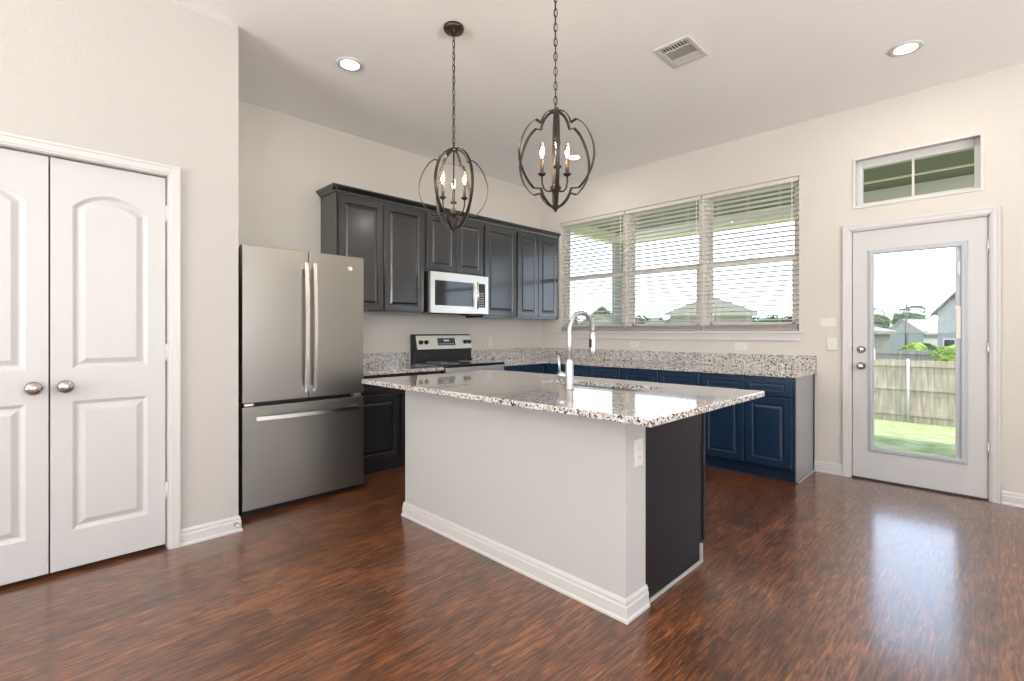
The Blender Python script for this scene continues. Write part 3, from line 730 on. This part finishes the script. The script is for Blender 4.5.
m = MB(); fr = frameY(1.775, FY, 1.715); m.lathe([(0, 0), (.019, 0), (.019, .0015), (.0165, .002), (.0160, .0008), (0, .0008)], 28, fr)
# monogram loops inside the round badge
for sx_ in (-1, 1):
    m.tube([(sx_*.006+.0045*math.cos(a*math.pi/6), .001+.0075*math.sin(a*math.pi/6), .0018) for a in range(12)], .0009, 5, True, fr)
m.tube([(-.010, -.004, .0018), (-.004, .002, .0018), (.004, -.002, .0018), (.010, .004, .0018)], .0008, 5, False, fr)
m.build('badge', 'steel', root, 'small round silver monogram badge')
for x in (FX0+.015, FX1-.075):
    m = MB(); m.box(x, x+.06, FY+.012, FY+.07, split-.004, split+.014, .003); m.build('hinge', 'steel', root)
for x in (FX0+.05, FX1-.05):
    m = MB(); m.lathe([(0, 0), (.022, 0), (.022, .032), (0, .032)], 14, Matrix.Translation((x, FY+.12, 0))); m.build('foot', 'black', root)

# ------------------------------------------------------------ range
RX0, RX1, RY = 2.862, 3.645, 3.745
root = thing('range', ((RX0+RX1)/2, 4.05, 0), 'stainless electric range with black glass cooktop against the back wall', 'range')
m = MB(); m.box(RX0, RX1, RY+.04, YA-.03, .03, .885, .003); m.build('case', 'black', root)
m = MB(); m.box(RX0, RX1, RY-.008, 4.27, .885, .912, .008); ck = m.build('cooktop', 'blackgloss', root)
for cx, cy, r in ((3.05, 3.92, .09), (3.45, 3.92, .11), (3.05, 4.14, .11), (3.45, 4.14, .08)):
    m = MB(); m.tube([(cx+r*math.cos(a*math.pi/16), cy+r*math.sin(a*math.pi/16), .9125) for a in range(32)], .0012, 4, True); m.build('burner_ring', 'shoe', ck)
m = MB(); m.box(RX0+.004, RX1-.004, RY, RY+.04, .78, .882, .004); m.build('front_panel', 'steel', root)
m = MB(); m.box(RX0+.004, RX1-.004, RY, RY+.04, .245, .772, .006); od = m.build('oven_door', 'steel', root)
m = MB(); m.box(RX0+.13, RX1-.13, RY-.002, RY+.01, .36, .64, .004); m.build('oven_window', 'blackgloss', od)
m = MB(); m.tube([(RX0+.05, RY-.045, .735), (RX1-.05, RY-.045, .735)], .013, 14)
for x in (RX0+.08, RX1-.08): m.box(x-.012, x+.012, RY-.045, RY, .725, .745, .004)
m.build('handle', 'handle', od)
m = MB(); m.box(RX0+.004, RX1-.004, RY, RY+.04, .06, .236, .006); m.build('storage_drawer', 'steel', root)
# backguard
m = MB(); m.prism([(4.27, .885), (4.355, .885), (4.355, 1.205), (4.315, 1.205), (4.300, 1.19), (4.265, 1.045), (4.285, 1.035), (4.285, .93), (4.27, .925)], RX0+.012, RX1-.004, 'x'); bg = m.build('backguard', 'black', root)
# sloping stainless control panel: local frame on the slope
pz0, pz1 = (4.2645, 1.045), (4.2995, 1.192)
sl = Vector((0, pz1[0]-pz0[0], pz1[1]-pz0[1])); hgt = sl.length; sl.normalize(); nrm = Vector((1, 0, 0)).cross(sl)
fr = Matrix(((1, 0, nrm.x, RX0+.030), (0, sl.y, nrm.y, pz0[0]), (0, sl.z, nrm.z, pz0[1]), (0, 0, 0, 1)))
pw = RX1-RX0-.040
m = MB(); m.box(0, pw, 0, hgt, -.002, .006, .003, fr); cp_ = m.build('control_panel', 'steel', bg, 'bright stainless control panel')
m = MB(); m.box(pw*.36, pw*.68, hgt*.26, hgt*.80, .004, .0075, .001, fr); m.build('display', 'display', bg)
M['disp'] = new_mat('pale_display', (.55, .62, .62), .3)
m = MB(); m.box(pw*.47, pw*.57, hgt*.55, hgt*.68, .0074, .0080, 0, fr)
for i in range(6): m.box(pw*(.385+.047*i), pw*(.385+.047*i)+.018, hgt*.34, hgt*.40, .0074, .0080, 0, fr)
m.build('display_digits', 'disp', bg)
for q in (.065, .160, .870, .950):
    m = MB(); m.lathe([(0, 0.005), (.024, .005), (.023, .012), (.019, .016), (.018, .030), (0, .031)], 20, fr @ Matrix.Translation((pw*q, hgt*.5, 0))); m.box(pw*q-.003, pw*q+.003, hgt*.5-.016, hgt*.5+.016, .029, .034, .001, fr); m.build('knob', 'black', bg)

# ------------------------------------------------------------ microwave
MX0, MX1, MY, MZ0, MZ1 = 2.856, 3.634, 3.985, 1.425, 1.838
root = thing('microwave', ((MX0+MX1)/2, 4.18, MZ0), 'stainless over the range microwave under the short wall cabinet', 'microwave')
m = MB(); m.box(MX0, MX1, MY+.045, YA-.002, MZ0+.006, MZ1, .003); m.build('case', 'black', root)
m = MB(); dx1 = MX1-.165
wall_grid(m, lambda b, a, c, z, w: b.box(a, c, MY, MY+.044, z, w), MX0+.002, dx1, MZ0, MZ1-.002, [(MX0+.055, dx1-.055, MZ0+.075, MZ1-.085)])
md = m.build('door', 'steel', root)
m = MB(); m.box(MX0+.055, dx1-.055, MY+.004, MY+.03, MZ0+.075, MZ1-.085); m.build('door_window', 'blackgloss', md)
m = MB(); m.tube([(dx1-.020, MY-.030, MZ0+.055), (dx1-.020, MY-.038, (MZ0+MZ1)/2), (dx1-.020, MY-.030, MZ1-.075)], .010, 12)
m.box(dx1-.028, dx1-.012, MY-.03, MY, MZ0+.06, MZ0+.08, .003); m.box(dx1-.028, dx1-.012, MY-.03, MY, MZ1-.10, MZ1-.08, .003); m.build('handle', 'handle', md)
m = MB(); m.box(dx1+.002, MX1-.002, MY, MY+.044, MZ0, MZ1-.002, .003); cp_ = m.build('control_panel', 'steel', root)
m = MB(); m.box(dx1+.018, MX1-.05, MY-.002, MY+.004, MZ0+.07, MZ1-.085, .001); m.build('keypad', 'black', cp_)
m = MB()
for i in range(6):
    for j in range(3): m.box(dx1+.026+j*.024, dx1+.042+j*.024, MY-.0032, MY-.0015, MZ0+.085+i*.026, MZ0+.099+i*.026)
m.build('keys', 'shoe', cp_)
m = MB(); m.box(MX0+.15, MX1-.15, MY+.08, MY+.16, MZ0-.006, MZ0+.008, .002); m.box(MX1-.30, MX1-.03, MY+.03, MY+.12, MZ0-.014, MZ0+.007, .003); m.build('underside_vent', 'black', root)

# ------------------------------------------------------------ ceiling fittings
def can(x, y, label):
    t = thing('recessed_light', (x, y, ZC), label, 'ceiling light', 'round recessed lights in the ceiling')
    T = Matrix.Translation((x, y, ZC))
    m = MB(); m.lathe([(.063, -.0005), (.094, -.0005), (.092, -.006), (.074, -.012), (.063, -.006)], 36, T); m.build('trim_ring', 'trim', t)
    m = MB(); m.lathe([(0, -.0075), (.0635, -.0075), (.0635, -.001), (0, -.001)], 32, T); m.build('lens', 'led', t)
    l = lamp('lamp', 'AREA', (0, 0, -.02), (0, 0, 0), 6, (1, .95, .86), shape='DISK', size=.12); l.parent = t
can(1.632, 3.238, 'round recessed ceiling light nearest the pantry wall and fridge')
can(4.151, .434, 'round recessed ceiling light near the transom window and patio door')
can(4.207, 3.245, 'round recessed ceiling light near the room corner, seen through the nearer pendant')
root = thing('air_vent', (3.135, 1.515, ZC), 'white rectangular air vent in the ceiling', 'air vent')
x0, x1, y0, y1 = 2.985, 3.290, 1.395, 1.630
m = MB()
for a in ((x0, x0+.03, y0, y1), (x1-.03, x1, y0, y1), (x0+.03, x1-.03, y0, y0+.026), (x0+.03, x1-.03, y1-.026, y1), (x0+.085, x0+.092, y0+.026, y1-.026), (x0+.205, x0+.212, y0+.026, y1-.026)): m.box(a[0], a[1], a[2], a[3], ZC-.010, ZC-.0005, .003)
m.build('frame', 'trim', root)
m = MB(); m.box(x0+.03, x0+.085, y0+.026, y1-.026, ZC-.002, ZC-.0006); m.build('dark_slot', 'darkgrey', root)
m = MB(); m.box(x0+.092, x1-.03, y0+.026, y1-.026, ZC-.002, ZC-.0006); m.build('backing', 'plastic', root)
m = MB()
for i in range(9):
    yy = y0+.034+i*.0205; m.box(x0+.030, x0+.085, yy, yy+.002, ZC-.009, ZC-.002)
for i in range(8):
    xx = x0+.098+i*.0135; m.prism([(xx, ZC-.009), (xx+.010, ZC-.003), (xx+.0115, ZC-.003), (xx+.0015, ZC-.009)], y0+.026, y1-.026, 'y')
for i in range(4):
    xx = x0+.214+i*.0145; m.prism([(xx+.010, ZC-.009), (xx, ZC-.003), (xx+.0015, ZC-.003), (xx+.0115, ZC-.009)], y0+.026, y1-.026, 'y')
m.build('louvers', 'trim', root)

# ------------------------------------------------------------ pendants
def pendant(x, y, rz, arms, label):
    """built around the vertical axis at z = 0 at the ceiling"""
    root = thing('pendant_light', (x, y, ZC), label, 'pendant light', 'orb pendants above the island', rz or 1e-6)
    LOC[root.name] = Vector()
    ZT = -.758; H = .497   # top of the orb below the ceiling, orb height
    m = MB(); m.lathe([(0, -.0005), (.062, -.0005), (.064, -.012), (.058, -.026), (.02, -.032), (.008, -.05), (0, -.05)], 32); m.build('canopy', 'bronze', root)
    m = MB(); n = 19; pitch = (-.048-ZT-.0)/n
    for i in range(n):
        zc = -.050-pitch*(i+.5)+.0; hl = pitch*.5+.0045; hw = .0085; P = []
        for k in range(16):
            a = 2*math.pi*k/16; u = hw*math.cos(a); v = hl*math.sin(a)*.99
            P.append((u, 0, zc+v) if i % 2 == 0 else (0, u, zc+v))
        m.tube(P, .0024, 6, True)
    m.tube([(0.004, 0.004, -.04), (-.004, .003, ZT*.5), (.002, -.003, ZT)], .0018, 5)
    m.build('chain', 'bronze', root)
    # orb bands
    def half(pr): return pr
    quat = [(0, 0), (.030, -.004), (.055, -.018), (.074, -.044), (.082, -.066), (.084, -.078)]
    bul = [(.116, -.066), (.150, -.092), (.182, -.140), (.204, -.195), (.212, -.245), (.206, -.295), (.186, -.345), (.158, -.385), (.130, -.412)]
    low = [(.088, -.408), (.084, -.420), (.070, -.448), (.045, -.476), (.020, -.492), (0, -H)]
    oval = [(.218*math.sin(math.pi*i/28), -H/2+H/2*math.cos(math.pi*i/28)) for i in range(29)]
    def loop(pr, ang, name):
        P = [(r, z) for r, z in pr]; full = P+[(-r, z) for r, z in P[-2:0:-1]]
        c, s_ = math.cos(ang), math.sin(ang)
        m = MB(); m.strip([(r*c, r*s_, ZT+z) for r, z in full], .018, .0035, (-s_, c, 0), True); return m.build(name, 'bronze', root)
    def smooth(seg, k=4):
        out = []
        for i in range(len(seg)-1):
            p0 = seg[max(i-1, 0)]; p1 = seg[i]; p2 = seg[i+1]; p3 = seg[min(i+2, len(seg)-1)]
            for j in range(k):
                t_ = j/k
                out.append(tuple(.5*((2*p1[a])+(-p0[a]+p2[a])*t_+(2*p0[a]-5*p1[a]+4*p2[a]-p3[a])*t_**2+(-p0[a]+3*p1[a]-3*p2[a]+p3[a])*t_**3) for a in (0, 1)))
        out.append(seg[-1]); return out
    q = smooth(quat)+smooth(bul)+smooth(low)
    loop(oval, 0, 'oval_band'); loop(q, R(60), 'scalloped_band'); loop(q, R(120), 'scalloped_band')
    m = MB(); m.lathe([(0, ZT+.012), (.007, ZT+.012), (.012, ZT+.004), (.026, ZT), (.026, ZT-.006), (.008, ZT-.012), (0, ZT-.012)], 20); m.build('top_cap', 'bronze', root)
    m = MB(); m.lathe([(0, ZT-.01), (.005, ZT-.01), (.005, ZT-.36), (.010, ZT-.365), (.010, ZT-.375), (.024, ZT-.385), (.030, ZT-.395), (.024, ZT-.41), (.010, ZT-.42), (.007, ZT-.44), (.007, ZT-H+.02), (.018, ZT-H+.012), (.020, ZT-H), (.008, ZT-H-.008), (.006, ZT-H-.018), (0, ZT-H-.022)], 20); m.build('stem', 'bronze', root)
    for a in arms:
        a = R(a); c, s_ = math.cos(a), math.sin(a); r_ = .076
        def pt(r, z): return (r*c, r*s_, ZT+z)
        m = MB(); m.tube([pt(.012, -.400), pt(.030, -.408), pt(.052, -.402), pt(.068, -.385), pt(r_, -.355), pt(r_, -.318)], .0048, 8)
        T = Matrix.Translation(pt(r_, 0)[:2]+(ZT,))
        m.lathe([(0, -.322), (.008, -.322), (.020, -.314), (.021, -.308), (.012, -.304), (0, -.304)], 16, T)
        ar = m.build('arm', 'bronze', root)
        m = MB(); m.lathe([(0, -.304), (.0095, -.304), (.0095, -.232), (.007, -.229), (0, -.229)], 14, T); m.build('candle_sleeve', 'sleeve', ar)
        m = MB(); m.lathe([(0, -.229), (.007, -.228), (.011, -.214), (.0155, -.196), (.0150, -.182), (.009, -.160), (.003, -.145), (0, -.142)], 14, T); bl = m.build('bulb', 'bulbglass', ar)
        m = MB(); m.lathe([(0, -.216), (.002, -.214), (.0042, -.198), (.0035, -.178), (0, -.165)], 10, T); m.build('filament', 'glow', bl)
        l = lamp('bulb_lamp', 'POINT', pt(r_, -.19), (0, 0, 0), 1.1, (1, .82, .58), shadow_soft_size=.02); l.parent = root
VIEW = R(44.88)
# first pendant: one scalloped band square to the viewer; second: the oval band edge on
a1 = math.atan2(2.39, 1.888); a2 = math.atan2(1.606, 1.929)
rz1 = (a1-R(90))-R(60); rz2 = a2+R(3)
pendant(1.888, 2.390, rz1, [math.degrees(a1-R(90)-rz1)+k for k in (90, 210, 330)], 'bronze orb pendant with candle bulbs hanging nearer the fridge')
pendant(1.929, 1.606, rz2, [math.degrees(a2-R(90)-rz2)+k for k in (-83, 157, 37)], 'bronze orb pendant with candle bulbs hanging nearer the patio door')

# ------------------------------------------------------------ outside
def ground():
    bm = bmesh.new(); rows = []
    xs = [5.3, 8.0, 10, 12, 14, 16, 18, 22, 30, 45, 90, 200]; ys = [-120, -60, -30, -15, -8, -4, 0, 4, 8, 15, 30, 60, 120, 200]
    def z(x, y):
        if x <= 8: return -.17
        if x <= 18: return -.17-(x-8)*.12
        if x <= 45: return -1.37-(x-18)*.05
        return -2.72
    for x in xs: rows.append([bm.verts.new((x, y, z(x, y))) for y in ys])
    for A, B in zip(rows, rows[1:]):
        for i in range(len(ys)-1): bm.faces.new((A[i], B[i], B[i+1], A[i+1]))
    m = MB(); m.add(bm); return m
o = ground().build('lawn', 'grass'); o['kind'] = 'structure'; o['label'] = 'sunlit green lawn sloping away to the wooden fence'; o['category'] = 'lawn'
m = MB(); m.box(XB+.17, 6.8, -3.6, 5.3, -.20, -.12); o = m.build('patio_slab', 'concrete'); struct(o, 'concrete patio slab outside the glazed door', 'patio')
# covered patio
root = thing('patio_cover', (6.4, 1.5, -.04), 'olive shaded patio roof on posts outside the windows', 'patio cover')
m = MB(); m.box(XB+.17, 7.95, -3.7, 5.15, 3.045, 3.20); m.build('ceiling_boards', 'soffit', root)
m = MB(); m.box(7.70, 7.90, -3.7, 5.10, 2.86, 3.044, .004); m.build('beam', 'beam', root)
m = MB(); m.box(XB+.17, 7.70, 4.95, 5.10, 2.86, 3.044, .004); m.build('beam', 'beam', root)
for x in (5.9, 6.55, 7.2):
    m = MB(); m.box(x, x+.045, -3.7, 4.94, 3.028, 3.0445); m.build('batten', 'beam', root)
for y in (4.88, -3.5):
    m = MB(); m.box(7.71, 7.89, y, y+.19, -.19, 2.859, .01); m.build('post', 'soffit', root)

# fence of panels: each bay of pickets between posts
def fence(x, y0, y1, zt, zb, label, mat, bay=2.4, grp=None):
    root = thing('wooden_fence', (x, (y0+y1)/2, zb), label, 'fence', grp)
    y = y0
    while y < y1-.1:
        e = min(y+bay, y1); m = MB(); k = y+.01
        while k < e-.05:
            m.box(x, x+.018, k, k+.132, zb, zt-random.uniform(0, .03)); k += .140
        m.build('picket_panel', mat, root)
        m = MB()
        for z in (zb+.25, (zb+zt)/2+.05, zt-.20): m.box(x-.04, x-.001, y, e, z, z+.09)
        m.build('rail', mat, root)
        m = MB(); m.tube([(x-.07, y, zb-.1), (x-.07, y, zt+.02)], .035, 8); m.build('post', 'post', root)
        y = e
fence(18.0, -7.77, 7.6, .44, -1.42, 'sunlit weathered picket fence across the back of the lawn', 'fence')
fence(27.5, -8, 20, .45, -1.9, 'darker grey fence further off behind the weathered one', 'fencegrey', 3.0)

def E(u, v, w):
    """world point seen along direction (u right, v up) of the original view at distance w ahead"""
    r = (u-512)/488*w; return Vector((.7057*r+.7085*w, -.7085*r+.7057*w, 1.23+(332-v)/488*w))
def house(cx, cy, w, d, z0, ze, za, wallm, roofm, label, rz=0., hip=False, vents=False, windows=()):
    """long axis along local x (w), depth d along local y, gables on the +-y ends? ridge runs along local y; front face is local -y"""
    root = thing('house', (cx, cy, z0), label, 'house', None, rz or 1e-6); LOC[root.name] = Vector()
    ze -= z0; za -= z0; hw, hd = w/2, d/2; o_ = .35
    m = MB(); m.box(-hw, hw, -hd, hd, 0, ze)
    if not hip: m.prism([(-hw, ze), (hw, ze), (0, za-.12)], -hd, hd, 'y')
    m.build('walls', wallm, root)
    m = MB()
    if hip:
        bm = bmesh.new(); zz = ze
        B = [bm.verts.new(p) for p in ((-hw-o_, -hd-o_, zz), (hw+o_, -hd-o_, zz), (hw+o_, hd+o_, zz), (-hw-o_, hd+o_, zz))]
        rl = max(hd-hw*.25, .3); T_ = [bm.verts.new((0, -rl, za)), bm.verts.new((0, rl, za))]
        for f in ((B[0], B[1], T_[0]), (B[1], B[2], T_[1], T_[0]), (B[2], B[3], T_[1]), (B[3], B[0], T_[0], T_[1]), (B[3], B[2], B[1], B[0])): bm.faces.new(f)
        bmesh.ops.recalc_face_normals(bm, faces=bm.faces); m.add(bm)
    else:
        sl_ = (za-ze)/hw
        m.prism([(-hw-o_, ze-o_*sl_), (0, za), (hw+o_, ze-o_*sl_), (hw+o_, ze-o_*sl_-.16), (0, za-.16), (-hw-o_, ze-o_*sl_-.16)], -hd-.3, hd+.3, 'y')
    m.build('roof', roofm, root)
    m = MB()
    m.box(-hw-o_, hw+o_, -hd-.03-(o_ if hip else 0), -hd-(o_ if hip else 0), ze-.22, ze-.02); m.build('fascia', wallm, root)
    if vents:
        for q in (-.25, .1):
            m = MB(); m.box(q*1., q+.18, -hd-.36, -hd-.31, za-.75, za-.45); m.build('gable_vent', 'black', root)
    for a, b, c, e in windows:
        m = MB(); m.box(a, b, -hd-.03, -hd-.005, c, e); wd = m.build('window', 'trim', root)
        m = MB(); m.box(a+.08, b-.08, -hd-.04, -hd-.031, c+.08, e-.08); m.build('pane', 'blackgloss', wd)
FACE = R(-45.12)
def hv(u, vtop, veave, wd, width_px, label, wallm, roofm, **kw):
    p = E(u, vtop, wd); rz = FACE-math.atan((u-512)/488)+R(kw.pop('turn', 0)); W_ = width_px*wd/488; dp = kw.pop('depth', 9.0)
    f = Vector((math.sin(-rz), math.cos(rz), 0)); f = Matrix.Rotation(rz, 3, 'Z') @ Vector((0, 1, 0))
    c = Vector((p.x, p.y, 0))+f*(dp/2)
    house(c.x, c.y, W_, dp, -2.7, E(u, veave, wd).z, p.z, wallm, roofm, label, rz=rz, **kw)
hv(710, 295, 312.5, 36, 76, 'grey green gabled house seen in the middle of the triple window', 'siding_g', 'shingle', hip=True, windows=((1.2, 2.4, 1.6, 3.0),))
hv(602, 305, 321, 40, 40, 'tan gabled house with two small vents behind the faucet arch', 'siding_t', 'siding_t', vents=True)
hv(655, 317, 328, 54, 30, 'low hipped roof house between the two gabled houses', 'siding_t', 'shingle', hip=True)
hv(785, 324, 330, 52, 56, 'low pale roofed house right of the grey green gable', 'siding_t', 'shingle_p', hip=True)
hv(960, 290, 309, 38, 46, 'two storey pale house behind the bright shrub, seen in the door glass', 'siding_w', 'shingle_p', turn=-42, depth=5, windows=((-1.3, -.3, 2.2, 3.4),))
hv(904, 319, 331, 52, 34, 'pale gabled house left of the two storey one, seen in the door glass', 'siding_w', 'shingle_p', turn=-30, depth=5)
hv(866, 324, 331, 34, 38, 'small low house at the left edge of the door glass', 'siding_t', 'shingle_p', hip=True, depth=5)
# utility pole
p = E(906.5, 340, 33); t = thing('utility_pole', (p.x, p.y, -2.7), 'thin dark utility pole between the houses', 'pole')
m = MB(); m.tube([(p.x, p.y, -2.7), (p.x, p.y, E(0, 304, 33).z)], [.11, .07], 8); m.build('shaft', 'bark', t)
m = MB(); m.box(p.x-.4, p.x+.4, p.y-.4, p.y-.32, E(0, 307, 33).z, E(0, 307, 33).z+.1); m.build('crossarm', 'bark', t)

def blob_tree(name, x, y, zb, zt, rx, mat, label, cat, group=None, seed=0, trunk=True):
    rnd = random.Random(seed); root = thing(name, (x, y, zb), label, cat, group)
    m = MB(); h = zt-zb
    for i in range(20 if trunk else 14):
        a = rnd.uniform(0, 6.28); rr = rx*rnd.uniform(0, .62); r = rx*rnd.uniform(.38, .55); cz = (zb+h*rnd.uniform(.45, .80)) if trunk else (zb+h*rnd.uniform(.15, .72))
        cz = min(cz, zt-r*.8)
        t = bmesh.new(); bmesh.ops.create_icosphere(t, subdivisions=3, radius=r)
        for v in t.verts:
            k = 1+.20*math.sin(v.co.x*9/rx+i)*math.cos(v.co.y*11/rx+i*2)+.12*rnd.uniform(-1, 1); v.co *= k; v.co.z *= .85
        m.add(t, Matrix.Translation((x+rr*math.cos(a), y+rr*math.sin(a), cz)))
    # loose leaf clumps round the crown
    for i in range(260):
        a = rnd.uniform(0, 6.28); e = rnd.uniform(-.3, 1.4); rr = rx*rnd.uniform(.75, 1.05); s_ = rx*rnd.uniform(.03, .07)
        c = Vector((x+rr*math.cos(a)*math.cos(e), y+rr*math.sin(a)*math.cos(e), (zb+h*.58 if trunk else zb+h*.4)+h*.40*math.sin(e)))
        t = bmesh.new(); bmesh.ops.create_icosphere(t, subdivisions=1, radius=s_)
        m.add(t, Matrix.Translation(c))
    m.build('crown', mat, root)
    m = MB(); m.tube([(x, y, zb-.1), (x+.1, y, zb+h*.5)], [.05*rx+.05, .03*rx+.03], 8); m.build('trunk', 'bark', root)
k = 0
for u, v, w in ((555, 319, 70), (575, 318, 78), (595, 319, 70), (617, 319, 80), (641, 316, 74), (659, 319, 84), (677, 317, 72), (757, 318, 74), (772, 315, 84), (788, 317, 72), (806, 316, 82), (826, 317, 72), (856, 311, 72), (873, 309, 62), (904, 309, 82), (916, 306, 66)):
    p = E(u, v, w); blob_tree('tree', p.x, p.y, -2.7, p.z+.25, 2.05, 'tree', 'dark green tree in the far tree line beyond the houses', 'tree', 'trees of the far tree line', seed=k); k += 1
p = E(949, 334, 19.6); blob_tree('shrub', p.x, p.y, -1.5, E(0, 333, 19.6).z, .85, 'shrub', 'bright yellow green shrub behind the fence at the right of the door glass', 'shrub', seed=90, trunk=False)
p = E(911, 338, 31); blob_tree('shrub', p.x, p.y, -2.0, E(0, 336, 31).z, 1.0, 'shrub', 'low yellow green shrub in front of the houses, nearer the utility pole', 'shrub', seed=91, trunk=False)
p = E(925, 336, 33); blob_tree('shrub', p.x, p.y, -2.1, E(0, 334, 33).z, .95, 'tree', 'darker green shrub in front of the two storey house wall', 'shrub', seed=92, trunk=False)
